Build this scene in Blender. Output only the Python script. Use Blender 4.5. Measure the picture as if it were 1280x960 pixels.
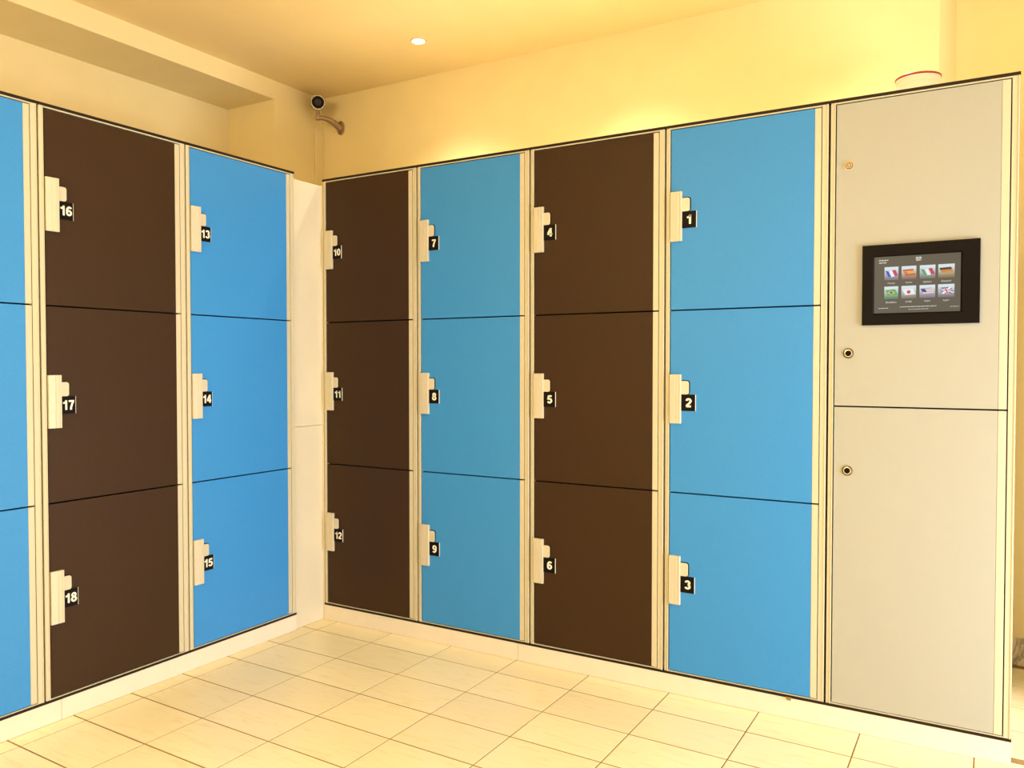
import bpy, bmesh, math, random
from mathutils import Vector, Matrix
random.seed(7)
S = bpy.context.scene
for o in list(bpy.data.objects): bpy.data.objects.remove(o)

# ------------------------------------------------------------------ camera
cd = bpy.data.cameras.new('camera'); cam = bpy.data.objects.new('camera', cd)
S.collection.objects.link(cam); S.camera = cam
cam.location = (2.6335, -2.7666, 1.1746)
cam.rotation_euler = (math.radians(90 - 1.3657), 0, 0.5326)
cd.sensor_fit = 'HORIZONTAL'; cd.sensor_width = 36; cd.lens = 1015.41 * 36 / 1280
cd.clip_start = 0.05

# ------------------------------------------------------------------ world, daylight, exposure
W = bpy.data.worlds.new('world'); S.world = W; W.use_nodes = True
bgn = W.node_tree.nodes['Background']
bgn.inputs[0].default_value = (1.0, 0.95, 0.86, 1); bgn.inputs[1].default_value = 1.0
vs = S.view_settings
vs.view_transform = 'Standard'; vs.look = 'None'; vs.gamma = 1; vs.use_curve_mapping = False
vs.exposure = 0.0

def area(name, loc, rot, sx, sy, power, col):
    l = bpy.data.lights.new(name, 'AREA'); l.shape = 'RECTANGLE'; l.size = sx; l.size_y = sy
    l.energy = power; l.color = col
    o = bpy.data.objects.new(name, l); S.collection.objects.link(o)
    o.location = loc; o.rotation_euler = rot
    return o
DAY = (0.95, 0.97, 1.04)
# daylight from the right, plus added fill through an unseen window behind the camera
area('window_daylight_right', (4.50, -1.75, 1.20), (0, math.radians(90), 0), 2.1, 2.9, 26, DAY)
area('low_fill_right', (4.50, -0.75, 0.58), (0, math.radians(90), 0), 0.95, 1.1, 100, DAY)      # added low fill for the right floor and terminal base, in place of daylight
area('window_fill_front', (2.2, -5.05, 1.30), (math.radians(90), 0, 0), 3.8, 2.1, 8, DAY)
WARM = (1.0, 0.765, 0.41)
HALO = (1.0, 0.86, 0.68)
SPOT_ROW_W = 38      # row over the lockers
SPOT_W = 36          # spotlights in the right half of the room
GLOBE_W = 205

# ------------------------------------------------------------------ materials
MATS = {}
def mat(name, col, rough=0.5, metal=0.0, var=0.0, vscale=20.0, bump=0.0, bscale=200.0, spec=0.5, emit=None, estr=0.0):
    if name in MATS: return MATS[name]
    m = bpy.data.materials.new(name); MATS[name] = m; m.use_nodes = True
    nt = m.node_tree; b = nt.nodes['Principled BSDF']
    b.inputs['Base Color'].default_value = (*col, 1); b.inputs['Roughness'].default_value = rough
    b.inputs['Metallic'].default_value = metal; b.inputs['Specular IOR Level'].default_value = spec
    tc = nt.nodes.new('ShaderNodeTexCoord')
    if var:
        n = nt.nodes.new('ShaderNodeTexNoise'); n.inputs['Scale'].default_value = vscale; n.inputs['Detail'].default_value = 5
        nt.links.new(tc.outputs['Object'], n.inputs['Vector'])
        r = nt.nodes.new('ShaderNodeValToRGB')
        r.color_ramp.elements[0].position = 0.3; r.color_ramp.elements[1].position = 0.7
        r.color_ramp.elements[0].color = (*[c * (1 - var) for c in col], 1)
        r.color_ramp.elements[1].color = (*[min(1, c * (1 + var)) for c in col], 1)
        nt.links.new(n.outputs['Fac'], r.inputs['Fac']); nt.links.new(r.outputs['Color'], b.inputs['Base Color'])
    if bump:
        n = nt.nodes.new('ShaderNodeTexNoise'); n.inputs['Scale'].default_value = bscale; n.inputs['Detail'].default_value = 3
        nt.links.new(tc.outputs['Object'], n.inputs['Vector'])
        bp = nt.nodes.new('ShaderNodeBump'); bp.inputs['Strength'].default_value = bump; bp.inputs['Distance'].default_value = 0.002
        nt.links.new(n.outputs['Fac'], bp.inputs['Height']); nt.links.new(bp.outputs['Normal'], b.inputs['Normal'])
    if emit:
        b.inputs['Emission Color'].default_value = (*emit, 1); b.inputs['Emission Strength'].default_value = estr
    return m

def tile_mat():
    m = bpy.data.materials.new('tile_ceramic'); MATS['tile'] = m; m.use_nodes = True
    nt = m.node_tree; b = nt.nodes['Principled BSDF']; L = nt.links
    g = nt.nodes.new('ShaderNodeNewGeometry'); oi = nt.nodes.new('ShaderNodeObjectInfo')
    mp = nt.nodes.new('ShaderNodeMapping'); mp.inputs['Scale'].default_value = (4, 26, 3); mp.inputs['Rotation'].default_value = (0, 0, 0.5)
    add = nt.nodes.new('ShaderNodeVectorMath'); add.operation = 'ADD'
    sc = nt.nodes.new('ShaderNodeVectorMath'); sc.operation = 'SCALE'; sc.inputs['Scale'].default_value = 9
    cmb = nt.nodes.new('ShaderNodeCombineXYZ')
    L.new(oi.outputs['Random'], cmb.inputs[0]); L.new(oi.outputs['Random'], cmb.inputs[1]); L.new(cmb.outputs[0], sc.inputs[0])
    L.new(g.outputs['Position'], add.inputs[0]); L.new(sc.outputs[0], add.inputs[1]); L.new(add.outputs[0], mp.inputs['Vector'])
    n = nt.nodes.new('ShaderNodeTexNoise'); n.inputs['Scale'].default_value = 2.2; n.inputs['Detail'].default_value = 7; n.inputs['Distortion'].default_value = 0.9
    L.new(mp.outputs[0], n.inputs['Vector'])
    r = nt.nodes.new('ShaderNodeValToRGB'); e = r.color_ramp.elements
    e[0].position = 0.30; e[0].color = (0.78, 0.67, 0.41, 1); e[1].position = 0.46; e[1].color = (0.84, 0.75, 0.48, 1)
    x = e.new(0.72); x.color = (0.85, 0.76, 0.54, 1)
    L.new(n.outputs['Fac'], r.inputs['Fac'])
    hs = nt.nodes.new('ShaderNodeHueSaturation'); L.new(r.outputs['Color'], hs.inputs['Color'])
    mr = nt.nodes.new('ShaderNodeMapRange'); mr.inputs['To Min'].default_value = 0.95; mr.inputs['To Max'].default_value = 1.04
    L.new(oi.outputs['Random'], mr.inputs['Value']); L.new(mr.outputs[0], hs.inputs['Value'])
    L.new(hs.outputs['Color'], b.inputs['Base Color'])
    b.inputs['Roughness'].default_value = 0.34; b.inputs['Specular IOR Level'].default_value = 0.45
    return m
tile_m = tile_mat()
M_WALL = mat('wall_paint', (0.83, 0.70, 0.38), 0.85, var=0.02, vscale=6, bump=0.08, bscale=350)
M_CEIL = mat('ceiling_paint', (0.86, 0.69, 0.35), 0.9, var=0.02, vscale=4, bump=0.05, bscale=300)
M_FRAME = mat('frame_lacquer', (0.55, 0.50, 0.35), 0.38, metal=0.0, bump=0.03, bscale=500)
M_ALU = mat('handle_aluminium', (0.58, 0.525, 0.39), 0.40, metal=0.05)
M_BODY = mat('carcass_white', (0.78, 0.72, 0.56), 0.5)
M_BLUE = mat('blue_laminate', (0.036, 0.240, 0.60), 0.5, spec=0.3, var=0.07, vscale=420, bump=0.12, bscale=900)
M_BROWN = mat('brown_laminate', (0.038, 0.0175, 0.0050), 0.5, spec=0.18, var=0.16, vscale=420, bump=0.12, bscale=900)
M_GREY = mat('terminal_lacquer', (0.355, 0.356, 0.305), 0.45, var=0.015, vscale=300, bump=0.06, bscale=700)
M_BLACK = mat('black_plastic', (0.006, 0.004, 0.003), 0.5, spec=0.08)
M_GAPSHADE = mat('gap_shade', (0.008, 0.006, 0.005), 0.9, spec=0.0)  # near-black, stands in for the shade inside the door gaps
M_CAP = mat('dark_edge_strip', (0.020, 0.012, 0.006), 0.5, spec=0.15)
M_PLINTH = mat('plinth_panel', (0.72, 0.645, 0.52), 0.55, var=0.02, vscale=15)
M_FILL = mat('filler_white', (0.68, 0.61, 0.45), 0.5, var=0.012, vscale=12)
M_WHITE = mat('number_white', (0.86, 0.82, 0.68), 0.5)
M_GROUT = mat('grout', (0.26, 0.17, 0.06), 0.9, var=0.15, vscale=30)
M_CHROME = mat('lock_chrome', (0.80, 0.74, 0.60), 0.22, metal=1.0)
M_BRASS = mat('lock_dull_metal', (0.16, 0.11, 0.05), 0.35, metal=0.8)
M_PALELOCK = mat('painted_lock', (0.46, 0.38, 0.23), 0.4, metal=0.2)
M_CCTV = mat('camera_metal', (0.36, 0.25, 0.16), 0.4, metal=0.4)
M_CCTVL = mat('camera_silver_ring', (0.80, 0.76, 0.68), 0.25, metal=0.7)
M_GLASSB = mat('camera_dark_glass', (0.008, 0.005, 0.006), 0.25, spec=0.12)
M_TUB = mat('white_plastic', (0.80, 0.76, 0.68), 0.4)
M_RED = mat('red_plastic', (0.36, 0.02, 0.03), 0.35)
M_CLIP = mat('brown_metal_clip', (0.28, 0.21, 0.08), 0.5, metal=0.5)

# ------------------------------------------------------------------ mesh helpers
class MB:
    def __init__(s): s.v = []; s.f = []; s.m = []
    def quad(s, pts, mi=0):
        k = len(s.v); s.v += [tuple(p) for p in pts]; s.f.append(tuple(range(k, k + len(pts)))); s.m.append(mi)
    def box(s, x0, x1, y0, y1, z0, z1, mi=0):
        k = len(s.v)
        s.v += [(x0,y0,z0),(x1,y0,z0),(x1,y1,z0),(x0,y1,z0),(x0,y0,z1),(x1,y0,z1),(x1,y1,z1),(x0,y1,z1)]
        for f in ((0,3,2,1),(4,5,6,7),(0,1,5,4),(1,2,6,5),(2,3,7,6),(3,0,4,7)):
            s.f.append(tuple(k + i for i in f)); s.m.append(mi)
    def prism_z(s, prof, z0, z1, mi=0):      # profile in x,y swept along z
        k = len(s.v); n = len(prof)
        s.v += [(x, y, z0) for x, y in prof] + [(x, y, z1) for x, y in prof]
        for i in range(n):
            j = (i + 1) % n; s.f.append((k + i, k + j, k + n + j, k + n + i)); s.m.append(mi)
        s.f.append(tuple(k + i for i in reversed(range(n)))); s.f.append(tuple(k + n + i for i in range(n))); s.m += [mi, mi]
    def prism_y(s, prof, y0, y1, mi=0):      # profile in x,z swept along y (y0 = front)
        k = len(s.v); n = len(prof)
        s.v += [(x, y0, z) for x, z in prof] + [(x, y1, z) for x, z in prof]
        for i in range(n):
            j = (i + 1) % n; s.f.append((k + i, k + n + i, k + n + j, k + j)); s.m.append(mi)
        s.f.append(tuple(k + i for i in range(n))); s.f.append(tuple(k + n + i for i in reversed(range(n)))); s.m += [mi, mi]
    def lathe(s, prof, c=(0,0,0), axis=(0,0,1), n=32, mi=0):     # prof: (radius, height along axis)
        a = Vector(axis).normalized(); t = a.orthogonal().normalized(); bb = a.cross(t); c = Vector(c)
        rings = []
        for r, h in prof:
            k = len(s.v); rings.append(k)
            for i in range(n):
                an = 2 * math.pi * i / n
                s.v.append(tuple(c + a * h + (t * math.cos(an) + bb * math.sin(an)) * max(r, 1e-5)))
        for k0, k1 in zip(rings, rings[1:]):
            for i in range(n):
                j = (i + 1) % n; s.f.append((k0 + i, k0 + j, k1 + j, k1 + i)); s.m.append(mi)
    def tube(s, pts, rad, n=12, mi=0):
        P = [Vector(p) for p in pts]; rings = []
        for i, p in enumerate(P):
            d = (P[min(i + 1, len(P) - 1)] - P[max(i - 1, 0)]).normalized()
            u = d.cross(Vector((0.3, 0.2, 1))).normalized(); w = d.cross(u)
            r = rad[i] if isinstance(rad, (list, tuple)) else rad
            k = len(s.v); rings.append(k)
            for q in range(n):
                an = 2 * math.pi * q / n; s.v.append(tuple(p + (u * math.cos(an) + w * math.sin(an)) * r))
        for k0, k1 in zip(rings, rings[1:]):
            for i in range(n):
                j = (i + 1) % n; s.f.append((k0 + i, k0 + j, k1 + j, k1 + i)); s.m.append(mi)
        for k in (rings[0], rings[-1]): s.f.append(tuple(k + i for i in range(n))); s.m.append(mi)
    def mesh(s, name, mats, smooth=False, bevel=0.0):
        me = bpy.data.meshes.new(name); me.from_pydata(s.v, [], s.f)
        for m in (mats if isinstance(mats, (list, tuple)) else [mats]): me.materials.append(m)
        for p, i in zip(me.polygons, s.m): p.material_index = i
        bm = bmesh.new(); bm.from_mesh(me)
        bmesh.ops.remove_doubles(bm, verts=bm.verts, dist=1e-6)
        bmesh.ops.recalc_face_normals(bm, faces=bm.faces)
        if bevel:
            bmesh.ops.bevel(bm, geom=[e for e in bm.edges if len(e.link_faces) == 2 and e.calc_face_angle(0) > 0.6],
                            offset=bevel, segments=2, affect='EDGES', profile=0.6)
        if smooth:
            for f in bm.faces: f.smooth = True
            for e in bm.edges:
                if len(e.link_faces) == 2 and e.calc_face_angle(0) > 0.7: e.smooth = False
        bm.to_mesh(me); bm.free(); me.update()
        return me
def link(name, data, parent=None, loc=None):
    o = bpy.data.objects.new(name, data); S.collection.objects.link(o)
    if parent: o.parent = parent
    if loc: o.location = loc
    return o
def thing(name, label, cat, loc=(0,0,0), rz=0.0, group=None):
    o = bpy.data.objects.new(name, None); S.collection.objects.link(o)
    o.location = loc; o.rotation_euler = (0, 0, rz); o.empty_display_size = 0.1
    o['label'] = label; o['category'] = cat
    if group: o['group'] = group
    return o
def struct(name, me, label=None, cat=None):
    o = link(name, me); o['kind'] = 'structure'
    if label: o['label'] = label
    if cat: o['category'] = cat
    return o
def text_mesh(txt, height, width=None, bold=0.0, mats=None, name='number', maxw=None):
    """flat lettering in the x,z plane, lower left at the origin, facing -y"""
    cu = bpy.data.curves.new('t', 'FONT'); cu.body = txt; cu.size = 1.0; cu.offset = bold; cu.resolution_u = 4
    ob = bpy.data.objects.new('t', cu); S.collection.objects.link(ob)
    dg = bpy.context.evaluated_depsgraph_get(); dg.update()
    me = bpy.data.meshes.new_from_object(ob.evaluated_get(dg))
    bpy.data.objects.remove(ob); bpy.data.curves.remove(cu)
    xs = [v.co.x for v in me.vertices]; ys = [v.co.y for v in me.vertices]
    x0, x1, y0, y1 = min(xs), max(xs), min(ys), max(ys)
    sz = height / (y1 - y0); sx = sz if width is None else width / (x1 - x0)
    if maxw and (x1 - x0) * sx > maxw: sx = maxw / (x1 - x0)
    for v in me.vertices: v.co = ((v.co.x - x0) * sx, 0, (v.co.y - y0) * sz)
    me.name = name; me.materials.clear(); me.materials.append(mats or M_WHITE)
    return me, (x1 - x0) * sx

def arc(cx_, cy_, rx, ry, a0, a1, n=14):
    return [(cx_ + rx * math.cos(math.radians(a0 + (a1 - a0) * k / n)), cy_ + ry * math.sin(math.radians(a0 + (a1 - a0) * k / n))) for k in range(n + 1)]
SIX = [arc(.30, .315, .195, .215, 0, 360, 20), arc(.345, .48, .24, .42, 182, 62, 10) + [(.515, .79)]]
DIGITS = {
    '0': [arc(.30, .50, .195, .40, 0, 360, 22)],
    '1': [[(.34, 0), (.34, 1)], [(.05, .715), (.20, .745), (.30, .83), (.335, .97)]],
    '2': [arc(.29, .70, .195, .20, 175, -25, 12) + [(.36, .44), (.15, .23), (.09, .10)], [(.06, .10), (.52, .10)]],
    '3': [arc(.28, .715, .185, .185, 165, -85, 12), arc(.28, .30, .205, .20, 85, -165, 14)],
    '4': [[(.40, 0), (.40, 1)], [(.36, .94), (.06, .33)], [(.02, .30), (.57, .30)]],
    '5': [[(.52, .90), (.15, .90)], [(.17, .95), (.11, .47)], arc(.28, .335, .205, .235, 138, -160, 14)],
    '6': SIX,
    '7': [[(.04, .90), (.56, .90)], [(.50, .88), (.36, .60), (.27, .30), (.24, 0)]],
    '8': [arc(.30, .735, .165, .17, 0, 360, 18), arc(.30, .295, .20, .20, 0, 360, 20)],
    '9': [[(.60 - x, 1 - y) for x, y in p] for p in SIX]}
def digits_mesh(txt, height, width, t=.105):
    """bold sans digits as flat ribbons in the x,z plane facing -y"""
    m_ = MB(); x = 0.0; sx = width / .60; sz = height
    for ch in txt:
        adv = .60 if ch != '1' or len(txt) == 1 else .50
        for pl_ in DIGITS[ch]:
            P_ = [Vector((a, b)) for a, b in pl_]; closed = (P_[0] - P_[-1]).length < 1e-4
            if closed: P_ = P_[:-1]
            n_ = len(P_); L_ = []
            for i, p in enumerate(P_):
                a = P_[(i - 1) % n_] if closed or i else p; b = P_[(i + 1) % n_] if closed or i < n_ - 1 else p
                d_ = (b - a).normalized(); nn = Vector((-d_.y, d_.x)); L_.append((p + nn * t * .98, p - nn * t * .98))
            for i in range(n_ if closed else n_ - 1):
                (a, b), (c, e) = L_[i], L_[(i + 1) % n_]
                m_.quad([(x + q.x * sx, 0, min(max(q.y, 0), 1) * sz) for q in (a, b, e, c)])
        x += adv * sx + .0016
    me = bpy.data.meshes.new('number'); me.from_pydata(m_.v, [], m_.f); me.materials.append(M_WHITE); me.update()
    return me, x - .0016

# ------------------------------------------------------------------ the room
CZ = 2.727; BEAM = 2.626; XL = -1.13; XP = -0.76; YB = 0.80; YB2 = 0.95; XR = 4.6; YF = -5.2
TX, TY, TX0, TY0, SH = 0.3165, 0.2130, 0.0720, -0.1250, -0.0225
m = MB(); m.box(XL - .2, XR + .2, YF - .2, YB2 + .2, -0.12, -0.0013); floor = struct('floor', m.mesh('floor', M_GROUT), 'cream ceramic tiled floor with brown joints', 'floor')
tm = MB(); g = 0.0022; gy = 0.0030
def tilexy(a, b): return (a * TX, b * TY + SH * a * TX)
cx = [(g, gy), (TX - g, gy), (TX - g, TY - gy), (g, TY - gy)]
prof = [(x, y + SH * x) for x, y in cx]
tm.prism_z(prof, -0.0125, 0.0)
tile_me = tm.mesh('tile', tile_m, bevel=0.0008)
for i in range(-1, 14):
    for j in range(-16, 5):
        x = TX0 + i * TX; y = TY0 + j * TY + SH * x
        if j >= 1 and x < 2.35: continue           # under the lockers
        if y > YB2 - 0.05 or x > XR - 0.3: continue
        o = link('tile', tile_me, floor, (x, y + (0.0 if j < 1 else 0.034), random.uniform(-0.0004, 0.0)))
        o.rotation_euler = (random.uniform(-1, 1) * 0.0008, random.uniform(-1, 1) * 0.0008, 0)
# plain floor beyond the tiles that are laid one by one (out of the picture)
m = MB(); m.box(XL - .1, XR + .1, YF - .1, TY0 - 16 * TY - 0.06, -0.0012, -0.0004); f2 = link('floor_beyond', m.mesh('floor_beyond', tile_m), floor); f2['kind'] = 'stuff'

m = MB(); m.box(XL - .2, XR + .2, YF - .2, YB2 + .2, CZ, CZ + .15); struct('ceiling', m.mesh('ceiling', M_CEIL), 'warm cream painted ceiling', 'ceiling')
# left wall with its recess, pillar and beam
m = MB(); m.box(XL - .2, XL, YF - .2, 0.43, 0, BEAM); m.box(XL - .2, XP, 0.43, YB + .2, 0, BEAM); m.box(XL - .2, XP, YF - .2, YB + .2, BEAM, CZ)
struct('wall_left', m.mesh('wall_left', M_WALL), 'cream left wall with a shallow recess, pillar and beam', 'wall')
m = MB(); m.prism_z([(XP - .2, YB), (2.447, YB), (2.499, YB2), (XR + .2, YB2), (XR + .2, YB2 + .2), (XP - .2, YB2 + .2)], 0, CZ)
struct('wall_back', m.mesh('wall_back', M_WALL), 'cream wall behind the long locker row', 'wall')
m = MB(); m.box(XP, XP + .012, 0.735, YB, 1.8, 2.55)  # thin raised strip in the wall paint along the corner
tr = struct('trim_1', m.mesh('trim_1', M_WALL, bevel=.004), 'thin painted strip in the wall corner below the security camera', 'trim')
# right wall with unseen window and added partition; front wall with an added window
wy0, wy1, wz0, wz1 = -3.3, -0.2, 0.08, 2.32
m = MB(); m.box(XR, XR + .2, YF - .2, wy0, 0, CZ); m.box(XR, XR + .2, wy1, YB2, 0, CZ); m.box(XR, XR + .2, wy0, wy1, wz1, CZ); m.box(XR, XR + .2, wy0, wy1, 0, wz0); m.box(3.05, 3.17, .40, YB2, 0, 2.20)  # last box: unseen partition added to shade the wall beyond the terminal
struct('wall_right', m.mesh('wall_right', M_WALL), 'cream wall with an unseen window on the right and an added short partition that blocks light', 'wall')
fx0, fx1 = 0.2, 4.2
m = MB(); m.box(XL, fx0, YF - .2, YF, 0, CZ); m.box(fx1, XR, YF - .2, YF, 0, CZ); m.box(fx0, fx1, YF - .2, YF, wz1, CZ); m.box(fx0, fx1, YF - .2, YF, 0, wz0)
struct('wall_front', m.mesh('wall_front', M_WALL), 'cream wall with a wide unseen window, added for light, facing the lockers', 'wall')
M_PANE = mat('window_glass', (0.9, 0.93, 0.92), 0.02); M_PANE.node_tree.nodes['Principled BSDF'].inputs['Transmission Weight'].default_value = 1
def window(name, horizontal, a0, a1, pos):
    e = bpy.data.objects.new(name, None); S.collection.objects.link(e); e['kind'] = 'structure'
    def bx(mb, p0, p1, z0, z1, d0, d1):
        if horizontal: mb.box(p0, p1, pos + d0, pos + d1, z0, z1)
        else: mb.box(pos + d0, pos + d1, p0, p1, z0, z1)
    f = MB(); w = .05; sg = -1 if horizontal else 1
    lo, hi = sorted((sg * .06, sg * .12)); mid = (a0 + a1) / 2
    bx(f, a0, a1, wz0, wz0 + w, lo, hi); bx(f, a0, a1, wz1 - w, wz1, lo, hi)
    for p in (a0, mid - w / 2, a1 - w): bx(f, p, p + w, wz0 + w, wz1 - w, lo, hi)
    link('window_frame', f.mesh('window_frame', M_FRAME), e)
    lo, hi = sorted((sg * .085, sg * .095))
    for p0, p1 in ((a0 + w, mid - w / 2), (mid + w / 2, a1 - w)):
        g_ = MB(); bx(g_, p0, p1, wz0 + w, wz1 - w, lo, hi); link('pane', g_.mesh('pane', M_PANE), e)
window('window_1', False, wy0, wy1, XR); window('window_2', True, fx0, fx1, YF)  # neither window is in view; the front one is added for frontal light

# marble skirting on the wall to the right of the terminal
def marble():
    m_ = mat('skirting_marble', (0.66, 0.58, 0.42), 0.35); nt = m_.node_tree; b = nt.nodes['Principled BSDF']
    tc = nt.nodes.new('ShaderNodeTexCoord'); n = nt.nodes.new('ShaderNodeTexNoise'); n.inputs['Scale'].default_value = 9; n.inputs['Detail'].default_value = 6; n.inputs['Distortion'].default_value = 1.5
    r = nt.nodes.new('ShaderNodeValToRGB'); e = r.color_ramp.elements
    e[0].position = .47; e[0].color = (.66,.58,.42,1); e[1].position = .53; e[1].color = (.70,.62,.46,1); x = e.new(.50); x.color = (.30,.24,.15,1)
    nt.links.new(tc.outputs['Object'], n.inputs['Vector']); nt.links.new(n.outputs['Fac'], r.inputs['Fac']); nt.links.new(r.outputs['Color'], b.inputs['Base Color'])
    return m_
M_MARB = marble()
bb = bpy.data.objects.new('baseboard_back', None); S.collection.objects.link(bb); bb['kind'] = 'structure'
for k in range(6):
    m = MB(); m.box(2.512 + k * .33, 2.512 + k * .33 + .328, YB2 - .011, YB2, 0.001, .108); link('skirting_tile', m.mesh('skirting_tile', M_MARB, bevel=.001), bb)

# ------------------------------------------------------------------ plinths under both locker rows
ZP = 0.0696
def plinth(name, segs, right):
    e = bpy.data.objects.new(name, None); S.collection.objects.link(e); e['kind'] = 'structure'
    for a, b in segs:
        m_ = MB()
        if right: m_.box(a + .0006, b - .0006, 0.0, 0.70, 0.0008, ZP)
        else: m_.box(-0.70, 0.0, a + .0006, b - .0006, 0.0008, ZP)
        link('plinth_board', m_.mesh('plinth_board', M_PLINTH, bevel=.0008), e)
UR = [0.0, 0.5364, 1.0833, 1.6332, 2.1808, 2.6981]
UL = [-1.8370, -1.2848, -0.7326, -0.1755]
plinth('baseboard_right', [(0.0, 1.0300), (1.0300, 2.6981)], True)
plinth('baseboard_left', [(UL[0], -1.2314), (-1.2314, UL[3])], False)

# ------------------------------------------------------------------ locker columns
Z_ST0, Z_ST1 = 0.0698, 0.0788            # dark strip at the foot
Z_D = [(0.0840, 0.7189), (0.7239, 1.3635), (1.3685, 1.9990)]
Z_R1, Z_C0, Z_C1 = 2.0022, 2.0067, 2.0161
DEP = 0.74
MESH = {}
def cached(key, fn):
    if key not in MESH: MESH[key] = fn()
    return MESH[key]
def stile_mesh(w, left):
    m_ = MB()
    if left: prof = [(0, .020), (0, .0015), (.0015, 0), (w - .0032, 0), (w - .0028, -.0022), (w - .0006, -.0022), (w, -.0012), (w, .020)]
    else:    prof = [(0, .020), (0, .0008), (.0008, 0), (w - .0044, 0), (w - .0040, -.0018), (w - .0008, -.0018), (w, -.0008), (w, .020)]
    m_.prism_z(prof, Z_ST1, Z_C0 - .0001); return m_.mesh('stile', M_FRAME)
def carcass_mesh(w):
    m_ = MB(); m_.box(.0002, w - .0002, .0215, DEP, Z_ST1, Z_C1 - .0010); return m_.mesh('body', M_BODY)
def backing_mesh(w):
    m_ = MB(); m_.box(.0004, w - .0004, .0195, .0214, Z_ST1 + .0002, Z_C0 - .0002); return m_.mesh('gap_shade_panel', M_GAPSHADE)  # dark sheet behind the doors so that the gaps read as shaded
def handle_mesh():
    hw = .0625 - .0205; u = .0205; m_ = MB()
    prof = [(u, -.0002), (u, -.0080), (u + .001, -.0090), (u + .020, -.0104), (u + .0215, -.0088), (u + .0225, -.0088), (u + .024, -.0106),
            (u + .0335, -.0108), (u + .0345, -.0094), (u + .0355, -.0094), (u + .0365, -.0112), (u + hw - .0012, -.0114), (u + hw, -.0104), (u + hw, -.0002)]
    m_.prism_z(prof, -.0865, .0865); return m_.mesh('handle', M_ALU)
def rounded(u0, u1, z0, z1, r, n=5):
    pts = [(u0, z0)]
    for c, a0 in (((u1 - r, z0 + r), -90), ((u1 - r, z1 - r), 0)):
        for k in range(n + 1):
            a = math.radians(a0 + 90 * k / n); pts.append((c[0] + r * math.cos(a), c[1] + r * math.sin(a)))
    pts.append((u0, z1)); return pts
def tab_mesh():
    m_ = MB(); m_.prism_y(rounded(.0610, .0900, .0165, .0632, .008), -.0058, -.0012); return m_.mesh('latch_tab', M_ALU, bevel=.0012)
def recess_mesh():
    m_ = MB(); m_.prism_y(rounded(.0615, .0935, .0165, .0662, .010), -.0011, -.0001); return m_.mesh('latch_surround', M_BLACK)
def plate_mesh():
    m_ = MB(); m_.box(.0600, .1128, -.0030, -.0001, -.0415, .0160, 0); m_.box(.1128, .1142, -.0026, -.0001, -.0415, .0160, 1)
    return m_.mesh('number_plate', [M_BLACK, M_WHITE])

def locker(name, label, origin, rz, w, colour, numbers, cat='locker', group='numbered locker cabinets'):
    t = thing(name, label, cat, origin, rz, group)
    pm = M_BLUE if colour == 'blue' else M_BROWN
    link('body', cached(('carc', w), lambda: carcass_mesh(w)), t)
    link('gap_shade_panel', cached(('back', w), lambda: backing_mesh(w)), t)
    link('stile', cached('stL', lambda: stile_mesh(.0144, True)), t, (.0032, 0, 0))
    link('stile', cached('stR', lambda: stile_mesh(.0191, False)), t, (w - .0225, 0, 0))
    m_ = MB(); m_.box(.0179, w - .0227, 0, .0194, Z_R1, Z_C0 - .0002); link('top_rail', m_.mesh('top_rail', M_FRAME), t)
    m_ = MB(); m_.box(.0179, w - .0226, 0, .0194, Z_ST1, Z_ST1 + .0028); link('bottom_rail', m_.mesh('bottom_rail', M_FRAME), t)
    m_ = MB(); m_.box(.0004, w - .0004, -.0025, .0200, Z_C0, Z_C1); link('top_cap', m_.mesh('top_cap', M_CAP, bevel=.0008), t)
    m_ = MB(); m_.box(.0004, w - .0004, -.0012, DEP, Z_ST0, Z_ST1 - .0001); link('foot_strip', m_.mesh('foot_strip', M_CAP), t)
    for k, num in enumerate(numbers):
        z0, z1 = Z_D[2 - k]; zc = (z0 + z1) / 2; h = (z1 - z0) / 2
        def dm():
            m_ = MB(); m_.box(.0213, w - .0450, .0008, .0188, -h, h); return m_.mesh('door', pm, bevel=.0008)
        d = link('door', cached(('door', w, colour, k), dm), t, (0, 0, zc))
        def hs():
            m_ = MB(); m_.box(w - .0449, w - .0250, .0004, .0188, -h, h); return m_.mesh('hinge_strip', M_FRAME, bevel=.0012)
        link('hinge_strip', cached(('hinge', w, k), hs), d)
        hz = .010
        link('handle', cached('handle', handle_mesh), d, (0, .0008, hz))
        link('latch_surround', cached('recess', recess_mesh), d, (0, .0008, hz))
        link('latch_tab', cached('tab', tab_mesh), d, (0, .0008, hz))
        link('number_plate', cached('plate', plate_mesh), d, (0, .0008, hz))
        if num:
            s_ = str(num)
            me, wd = digits_mesh(s_, .0320, .0225 if len(s_) == 1 else .0212, .105 if len(s_) == 1 else .097); uc = .0895 if len(s_) == 1 else .0890
            link('number', me, d, (uc - wd / 2, -.0025, hz - .0287))
    return t
HP = math.pi / 2
w = [UR[i + 1] - UR[i] for i in range(5)]
locker('locker_cabinet', 'dark brown locker cabinet in the corner, doors numbered 10 to 12', (UR[0], 0, 0), 0, w[0], 'brown', (10, 11, 12))
locker('locker_cabinet', 'blue locker cabinet with doors numbered 7 to 9', (UR[1], 0, 0), 0, w[1], 'blue', (7, 8, 9))
locker('locker_cabinet', 'dark brown locker cabinet with doors numbered 4 to 6', (UR[2], 0, 0), 0, w[2], 'brown', (4, 5, 6))
c1 = locker('locker_cabinet', 'blue locker cabinet beside the touchscreen terminal, doors numbered 1 to 3', (UR[3], 0, 0), 0, w[3], 'blue', (1, 2, 3))
locker('locker_cabinet', 'blue locker cabinet in the left row, doors numbered 13 to 15', (0, UL[2], 0), HP, UL[3] - UL[2], 'blue', (13, 14, 15))
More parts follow.
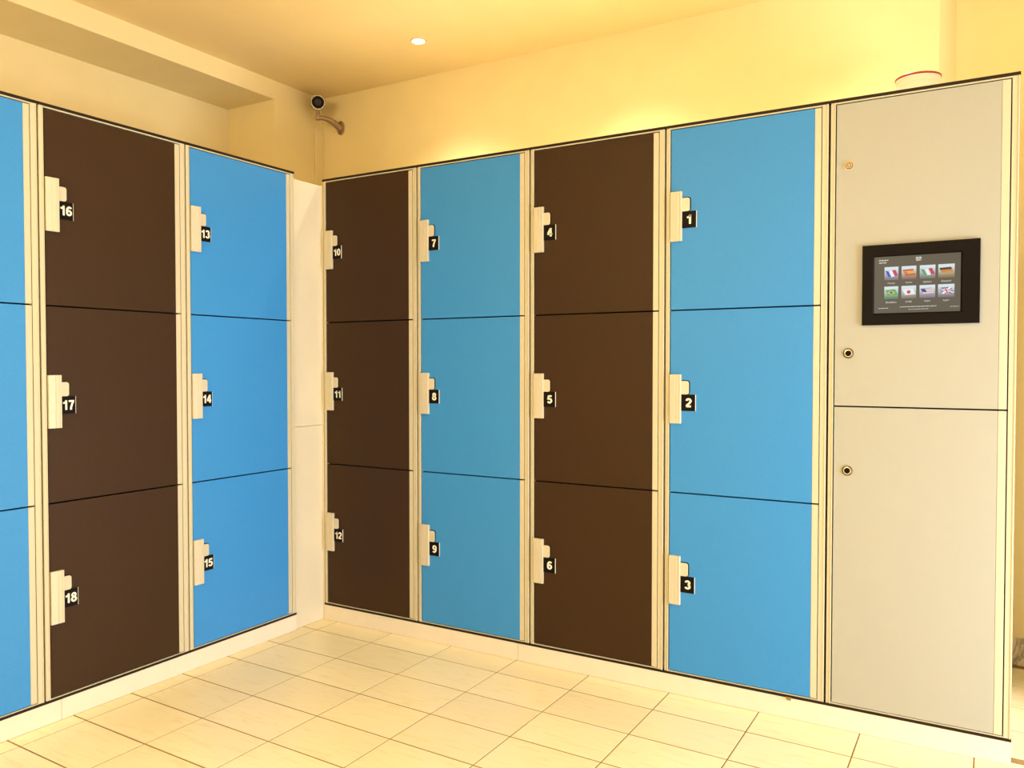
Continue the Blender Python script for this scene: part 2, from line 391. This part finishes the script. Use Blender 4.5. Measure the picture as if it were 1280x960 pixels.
locker('locker_cabinet', 'dark brown locker cabinet in the left row, doors numbered 16 to 18', (0, UL[1], 0), HP, UL[2] - UL[1], 'brown', (16, 17, 18))
locker('locker_cabinet', 'blue locker cabinet cut off by the left edge of the photo', (0, UL[0], 0), HP, UL[1] - UL[0], 'blue', (None, None, None))
# small metal clip showing under the foot strip of the first column
m = MB(); m.prism_y([(-.0090, .001), (-.0072, -.0078), (.0058, -.0098), (.0088, .001)], -.006, -.001); cl = link('foot_clip', m.mesh('foot_clip', M_CLIP, bevel=.0006), c1, (2.0690 - UR[3], 0, Z_ST0 + .002)); cl['label'] = 'small brown metal clip'

# ------------------------------------------------------------------ payment terminal
wt = w[4]
T = thing('locker_terminal', 'beige grey payment terminal cabinet with built-in black framed touchscreen', 'terminal', (UR[4], 0, 0), 0)
link('body', carcass_mesh(wt), T); link('gap_shade_panel', backing_mesh(wt), T)
link('stile', MESH['stL'], T, (.0032, 0, 0)); link('stile', MESH['stR'], T, (wt - .0205, 0, 0))
m = MB(); m.box(.0179, wt - .0206, 0, .0194, Z_R1, Z_C0 - .0002); link('top_rail', m.mesh('top_rail', M_FRAME), T)
m = MB(); m.box(.0179, wt - .0206, 0, .0194, Z_ST1, Z_ST1 + .0028); link('bottom_rail', m.mesh('bottom_rail', M_FRAME), T)
m = MB(); m.box(.0004, wt, -.0025, .0200, Z_C0, Z_C1); link('top_cap', m.mesh('top_cap', M_CAP, bevel=.0008), T)
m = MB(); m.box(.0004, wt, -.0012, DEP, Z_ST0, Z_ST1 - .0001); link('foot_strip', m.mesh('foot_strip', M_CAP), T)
ZS = 1.0416
def tdoor(z0, z1):
    m_ = MB(); m_.box(.0213, .4715, .0006, .0188, z0, z1); d = link('door', m_.mesh('door', M_GREY, bevel=.0008), T)
    m_ = MB(); m_.box(.4721, .4936, .0004, .0188, z0, z1); link('hinge_strip', m_.mesh('hinge_strip', M_FRAME, bevel=.0012), d)
    return d
dl = tdoor(.0840, ZS - .0024); du = tdoor(ZS + .0024, 1.9990)
def lock(d, u, z, pale):
    m_ = MB()
    if pale:
        m_.lathe([(.0160, 0), (.0160, .0015), (.0112, .0022)], (u, .0004, z), (0, -1, 0), mi=0)
        m_.lathe([(.0112, .0022), (.0106, .0012), (.0094, .0012), (.0090, .0030)], (u, .0004, z), (0, -1, 0), mi=1)  # groove shade put in with the darker metal, to deepen the relief
        m_.lathe([(.0090, .0030), (.0086, .0062), (.0060, .0066)], (u, .0004, z), (0, -1, 0), mi=0)
        m_.lathe([(.0060, .0066), (.0055, .0040), (.0042, .0040), (.0038, .0066)], (u, .0004, z), (0, -1, 0), mi=1)
        m_.lathe([(.0038, .0066), (0, .0068)], (u, .0004, z), (0, -1, 0), mi=0)
        o = link('lock_cylinder', m_.mesh('lock_cylinder', [M_PALELOCK, M_BRASS], smooth=True), d); o['label'] = 'cream painted round lock'
    else:
        m_.lathe([(.0162, 0), (.0162, .0022), (.0150, .0032), (.0122, .0036)], (u, .0004, z), (0, -1, 0), mi=0)
        m_.lathe([(.0122, .0036), (.0115, .0052), (.0092, .0056), (.0084, .0044)], (u, .0004, z), (0, -1, 0), mi=1)
        m_.lathe([(.0084, .0044), (.0080, .0040), (.0045, .0040), (.0040, .0054), (0, .0056)], (u, .0004, z), (0, -1, 0), mi=2)
        o = link('lock_cylinder', m_.mesh('lock_cylinder', [M_BRASS, M_CHROME, M_BLACK], smooth=True), d); o['label'] = 'round lock with chrome ring and dark rim'
lock(du, 2.2405 - UR[4], 1.803, True); lock(du, 2.2432 - UR[4], 1.2105, False); lock(dl, 2.2430 - UR[4], .8372, False)
# touchscreen
bu0, bu1, bz0, bz1 = .1015, .4225, 1.2977, 1.5460
su0, su1, sz0, sz1 = .1362, .3722, 1.3342, 1.5085
def rect(a0, a1, b0, b1, v): return [(a0, v, b0), (a1, v, b0), (a1, v, b1), (a0, v, b1)]
m = MB(); i_ = .0045
loops = [rect(bu0, bu1, bz0, bz1, .0005), rect(bu0, bu1, bz0, bz1, -.0075), rect(bu0 + .001, bu1 - .001, bz0 + .001, bz1 - .001, -.0085),
         rect(su0 - i_, su1 + i_, sz0 - i_, sz1 + i_, -.0085), rect(su0, su1, sz0, sz1, -.0035)]
for a, b in zip(loops, loops[1:]):
    for k in range(4): m.quad([a[k], a[(k + 1) % 4], b[(k + 1) % 4], b[k]])
bez = link('screen_bezel', m.mesh('screen_bezel', M_BLACK), T); bez['label'] = 'wide black touchscreen frame'
def emat(name, col, s=1.0): return mat('screen_' + name, (0.006, 0.006, 0.006), 0.25, spec=0.2, emit=col, estr=s)
E_BG = emat('background', (0.115, 0.098, 0.070)); M_LCD = E_BG
m = MB(); m.quad(rect(su0, su1, sz0, sz1, -.0034)); dsp = link('display', m.mesh('display', E_BG), bez); dsp['label'] = 'lit grey brown display'
E_W = emat('white', (0.80, 0.84, 0.84)); E_TXT = emat('text', (0.62, 0.62, 0.56))
EC = dict(b=emat('blue', (0.06, 0.10, 0.55)), r=emat('red', (0.55, 0.06, 0.12)), w=E_W, y=emat('yellow', (0.72, 0.45, 0.05)), o=emat('orange', (0.60, 0.22, 0.05)),
          g=emat('green', (0.12, 0.36, 0.20)), G=emat('bright_green', (0.10, 0.42, 0.12)), k=emat('black', (0.06, 0.04, 0.035)), d=emat('gold', (0.52, 0.33, 0.12)),
          n=emat('navy', (0.06, 0.07, 0.22)), p=emat('pale_red', (0.48, 0.28, 0.34)))
def icon_mat(tint, nm):
    m_ = bpy.data.materials.new('screen_tile_' + nm); m_.use_nodes = True; nt = m_.node_tree; b = nt.nodes['Principled BSDF']
    b.inputs['Base Color'].default_value = (.01, .01, .01, 1); b.inputs['Emission Strength'].default_value = 1
    tc = nt.nodes.new('ShaderNodeTexCoord'); sp = nt.nodes.new('ShaderNodeSeparateXYZ'); r = nt.nodes.new('ShaderNodeValToRGB')
    r.color_ramp.elements[0].color = (*tint, 1); r.color_ramp.elements[0].position = .1; r.color_ramp.elements[1].color = (.62, .72, .76, 1); r.color_ramp.elements[1].position = .85
    nt.links.new(tc.outputs['Generated'], sp.inputs[0]); nt.links.new(sp.outputs[2], r.inputs['Fac']); nt.links.new(r.outputs['Color'], b.inputs['Emission Color'])
    return m_
DW, DH = su1 - su0, sz1 - sz0
def P(fx, fy, v): return (su0 + fx * DW, v, sz1 - fy * DH)
COLS = [(.122, .288), (.325, .497), (.537, .716), (.748, .932)]; ROWS = [(.185, .415), (.530, .750)]
FL = [('Français', 'fr', (.16, .15, .22)), ('Español', 'es', (.22, .11, .07)), ('Italiano', 'it', (.14, .17, .13)), ('Deutsch', 'de', (.20, .14, .07)),
      ('Brasileiro', 'br', (.06, .20, .11)), ('日本語', 'jp', (.20, .16, .15)), ('English', 'us', (.19, .16, .24)), ('English', 'gb', (.17, .14, .20))]
def flag(fx0, fx1, fy0, fy1, kind, tint, caption):
    m_ = MB(); mats = [icon_mat(tint, kind)]; idx = {}
    m_.quad([P(fx0, fy1, -.0037), P(fx1, fy1, -.0037), P(fx1, fy0, -.0037), P(fx0, fy0, -.0037)], 0)
    W_, H_ = fx1 - fx0, fy1 - fy0
    def poly(col, pts, lay=1):
        if col not in idx: idx[col] = len(mats); mats.append(EC[col])
        m_.quad([P(fx0 + a * W_, fy0 + b * H_, -.0037 - .0001 * lay) for a, b in pts], idx[col])
    def skew(a, b): return (.06 + a * .72 + b * .20, .28 + b * .46 + .05 * math.sin(a * 5))
    def band(col, a0, a1, b0, b1, lay=1): poly(col, [skew(a0, b1), skew(a1, b1), skew(a1, b0), skew(a0, b0)], lay)
    def disc(col, r, lay, sq=1.0): poly(col, [(.5 + r * math.cos(t) , .5 + r * sq * math.sin(t)) for t in [2 * math.pi * k / 14 for k in range(14)]], lay)
    if kind in ('fr', 'it'):
        for k, c in enumerate(('b' if kind == 'fr' else 'g', 'w', 'r')): band(c, k / 3, (k + 1) / 3, 0, 1)
    elif kind == 'es': band('r', 0, 1, 0, .25); band('y', 0, 1, .25, .75); band('o', 0, .4, .3, .7, 2); band('r', 0, 1, .75, 1)
    elif kind == 'de': band('k', 0, 1, 0, .33); band('o', 0, 1, .33, .66); band('d', 0, 1, .66, 1)
    elif kind == 'br':
        band('G', 0, 1, 0, 1); poly('y', [(.18, .5), (.5, .68), (.82, .5), (.5, .34)], 2); disc('b', .10, 3)
    elif kind == 'jp': band('w', 0, 1, 0, 1); disc('r', .13, 2, 1.1)
    elif kind == 'us':
        for k in range(7): band('p' if k % 2 == 0 else 'w', 0, 1, k / 7, (k + 1) / 7)
        band('n', 0, .42, 0, .55, 2)
    else:
        band('n', 0, 1, 0, 1); band('w', .4, .6, 0, 1, 2); band('w', 0, 1, .38, .62, 2)
        poly('w', [skew(0, .14), skew(.86, 1), skew(1, 1), skew(1, .86), skew(.14, 0), skew(0, 0)], 2)
        poly('w', [skew(0, .86), skew(0, 1), skew(.14, 1), skew(1, .14), skew(1, 0), skew(.86, 0)], 2)
        band('r', .45, .55, 0, 1, 3); band('r', 0, 1, .44, .56, 3)
    me = m_.mesh('flag_icon', mats); link('flag_icon', me, bez)
    me, wd = text_mesh(caption, .0056, bold=.012, mats=E_TXT, name='caption', maxw=W_ * DW)
    link('caption', me, bez, (su0 + (fx0 + fx1) / 2 * DW - wd / 2, -.0038, sz1 - (fy1 + .075) * DH))
n = 0
for r0, r1 in ROWS:
    for a, b in COLS:
        c_, k_, t_ = FL[n]; flag(a, b, r0, r1, k_, t_, c_); n += 1
# lines of lettering too small to read
def bars(rows):
    m_ = MB()
    for fx0, fx1, fy0, fy1 in rows:
        x = fx0
        while x < fx1 - .004:
            x2 = min(fx1, x + random.uniform(.018, .05)); m_.quad([P(x, fy1, -.0037), P(x2, fy1, -.0037), P(x2, fy0, -.0037), P(x, fy0, -.0037)]); x = x2 + .006
    return m_.mesh('screen_line', E_TXT)
link('screen_line', bars([(.055, .165, .055, .075), (.055, .145, .098, .115)]), bez)
link('screen_line', bars([(.49, .555, .035, .070), (.492, .553, .080, .100)]), bez)
link('screen_line', bars([(.31, .74, .892, .904), (.41, .64, .940, .948)]), bez)
link('screen_line', bars([(.055, .17, .908, .920)]), bez)
link('screen_line', bars([(.885, .985, .912, .920)]), bez)

# ------------------------------------------------------------------ filler panel in the corner
F = thing('filler_panel', 'off-white filler panel closing the corner between the two locker rows', 'panel', (-.0100, (UL[3] - .0) / 2, 0))
hw = -UL[3] / 2
for z0, z1 in ((.0008, .8976), (.8990, 1.9890)):
    m = MB(); m.box(-.018, 0, -hw + .0006, hw + .0012, z0, z1); link('panel', m.mesh('panel', M_FILL, bevel=.0008), F)

m = MB(); m.box(-.0178, .0094, hw + .0014, hw + .0180, .0008, 1.9890); link('corner_lip', m.mesh('corner_lip', M_FILL), F)
# ------------------------------------------------------------------ tub on the terminal
B = thing('plastic_tub', 'white plastic tub with a red rim standing on the terminal', 'tub', (2.418, .20, Z_C1 - .0010))
m = MB(); m.lathe([(0, 0), (.056, 0), (.060, .004), (.0645, .066), (.0655, .067), (.0655, .070), (.0650, .071), (.0668, .0865), (.062, .0865), (.056, .006), (0, .006)]); link('tub_body', m.mesh('tub_body', M_TUB, smooth=True), B)
m = MB(); m.lathe([(.0625, .0850), (.0672, .0850), (.0690, .0865), (.0690, .0898), (.0677, .0912), (.0640, .0912), (.0625, .0898), (.0625, .0850)]); link('rim', m.mesh('rim', M_RED, smooth=True), B)

# ------------------------------------------------------------------ security camera
K = thing('security_camera', 'small bullet security camera on a curved wall bracket in the corner', 'camera', (-.612, YB, 2.537))
o0 = Vector((-.612, YB, 2.537))
m = MB(); m.prism_y([(.026 * math.cos(t), .040 * math.sin(t)) for t in [2 * math.pi * k / 20 for k in range(20)]], -.010, -.0005); pl = link('wall_plate', m.mesh('wall_plate', M_CCTV, bevel=.002), K)
for dz in (-.029, .029):
    m = MB(); m.lathe([(.0045, 0), (.0045, .0025), (.003, .0035), (0, .0035)], (0, -.010, dz), (0, -1, 0), 10); link('screw', m.mesh('screw', M_BRASS), pl)
head = Vector((-.615, .615, 2.6360)) - o0           # centre of the front glass
view = (Vector(cam.location) - (head + o0)).normalized(); axis = Vector((view.x, view.y, view.z + .12)).normalized()
foot = Vector((-.672, .665, 2.5700)) - o0
foot = head - axis * .070 + Vector((0, 0, -.078))
m = MB()
pts = []
for k in range(13):
    t = k / 12; p0 = Vector((0, -.008, -.004)); p3 = foot; p1 = p0 + Vector((-.01, -.05, .03)); p2 = foot + Vector((.05, .03, .0))
    pts.append((1-t)**3 * p0 + 3*(1-t)**2*t * p1 + 3*(1-t)*t*t * p2 + t**3 * p3)
m.tube(pts, [.0195 - .007 * k / 12 for k in range(13)], 14); link('bracket_arm', m.mesh('bracket_arm', M_CCTV, smooth=True), K)
m = MB(); m.lathe([(0, -.012), (.012, -.012), (.0135, -.010), (.0135, .012), (.009, .014), (.009, .022), (.012, .024), (.012, .036), (.007, .038), (.007, .050), (0, .050)], tuple(foot), (0, 0, 1), 18); link('swivel_joint', m.mesh('swivel_joint', M_CCTV, smooth=True), K)
m = MB(); m.lathe([(0, -.150), (.030, -.150), (.036, -.143), (.036, -.004), (.0375, -.003), (.0375, .004), (.0345, .004), (.0330, -.001)], tuple(head), tuple(axis), 36)
bd = link('camera_body', m.mesh('camera_body', M_CCTVL, smooth=True), K)
m = MB(); m.lathe([(.0332, -.0015), (.0332, .001), (.0175, .0015)], tuple(head), tuple(axis), 36); link('front_glass', m.mesh('front_glass', M_GLASSB, smooth=True), bd)
m = MB(); m.lathe([(.0175, .0012), (.0170, .0026), (.0135, .0030), (.0115, .0018), (0, .0035)], tuple(head), tuple(axis), 28); link('lens', m.mesh('lens', mat('lens_ring', (.020, .012, .014), .35, metal=0.0, spec=0.3), smooth=True), bd)
up = Vector((0, 0, 1)) - axis * axis.z; up.normalize(); sd = axis.cross(up)
m = MB(); arc = [math.radians(a) for a in range(-20, 201, 10)]
for a0, a1 in zip(arc, arc[1:]):
    for r in (.0405, .0395):
        m.quad([head + (sd * math.cos(a) + up * math.sin(a)) * r + axis * h for a, h in ((a0, -.145), (a1, -.145), (a1, .008), (a0, .008))])
    m.quad([head + (sd * math.cos(a) + up * math.sin(a)) * r + axis * .008 for a, r in ((a0, .0395), (a1, .0395), (a1, .0405), (a0, .0405))])
link('sun_shield', m.mesh('sun_shield', M_CCTV, smooth=True), bd)

# ------------------------------------------------------------------ recessed ceiling spotlights
M_LAMP = mat('lamp_lens', (1, 1, 1), 0.3, emit=(1.0, 0.93, 0.70), estr=18)
M_RING = mat('lamp_ring', (0.74, 0.68, 0.55), 0.35, metal=0.3)
def ringm():
    m_ = MB(); m_.lathe([(.040, 0), (.040, -.0030), (.034, -.0050), (.029, -.0020), (.027, 0)], (0, 0, 0), (0, 0, 1), 32); return m_.mesh('trim_ring', M_RING, smooth=True)
def lensm():
    m_ = MB(); m_.lathe([(.0275, -.0006), (.024, -.0025), (.014, -.0060), (0, -.0070)], (0, 0, 0), (0, 0, 1), 28); return m_.mesh('lamp_lens', M_LAMP, smooth=True)
RM, LM = ringm(), lensm()
def downlight(x, y, label, group=None, power=SPOT_W, cone=150):
    t = thing('ceiling_spotlight', label, 'spotlight', (x, y, CZ - .0004), 0, group)
    link('trim_ring', RM, t); link('lamp_lens', LM, t)
    l = bpy.data.lights.new('spot', 'SPOT'); l.energy = power; l.color = HALO if power != SPOT_W else WARM; l.spot_size = math.radians(cone); l.spot_blend = 0.95; l.shadow_soft_size = .03
    o = bpy.data.objects.new('spot_light', l); S.collection.objects.link(o); o.location = (x, y, CZ - .03)
downlight(.250, .3945, 'lit round recessed ceiling spotlight to the right of the security camera', power=SPOT_ROW_W, cone=108)
downlight(1.236, .3960, 'lit recessed ceiling spotlight half cut by the top edge of the photo', power=SPOT_ROW_W, cone=108)
G_ = 'ceiling spotlights outside the picture'
for x, y in ((2.222, .3970),): downlight(x, y, 'recessed ceiling spotlight outside the picture', G_, SPOT_ROW_W * .75, 108)
for x, y in ((1.236, -1.5), (2.222, -1.5), (1.9, -3.4), (3.4, -3.4)): downlight(x, y, 'recessed ceiling spotlight outside the picture', G_)

# ------------------------------------------------------------------ unseen globe added to brighten ceiling and walls
M_GLOBE = mat('globe_fill_glow', (1, 1, 1), 0.3, emit=WARM, estr=GLOBE_W)
def globe(x, y, label):
    t = thing('fill_globe', label, 'lamp', (x, y, CZ), 0)
    m_ = MB(); m_.lathe([(.06, -.0005), (.06, -.02), (.012, -.03), (.006, -.05), (.006, -.36), (.03, -.365), (.03, -.40), (0, -.40)], n=24); link('stem', m_.mesh('stem', M_RING, smooth=True), t)
    m_ = MB(); m_.lathe([(.028, -.395)] + [(.13 * math.sin(math.radians(a)), -.52 + .13 * math.cos(math.radians(a))) for a in range(15, 181, 11)], n=32); link('fill_globe_shade', m_.mesh('fill_globe_shade', M_GLOBE, smooth=True), t)
globe(1.0, -3.9, 'added opal globe fill light, unseen behind the viewer')
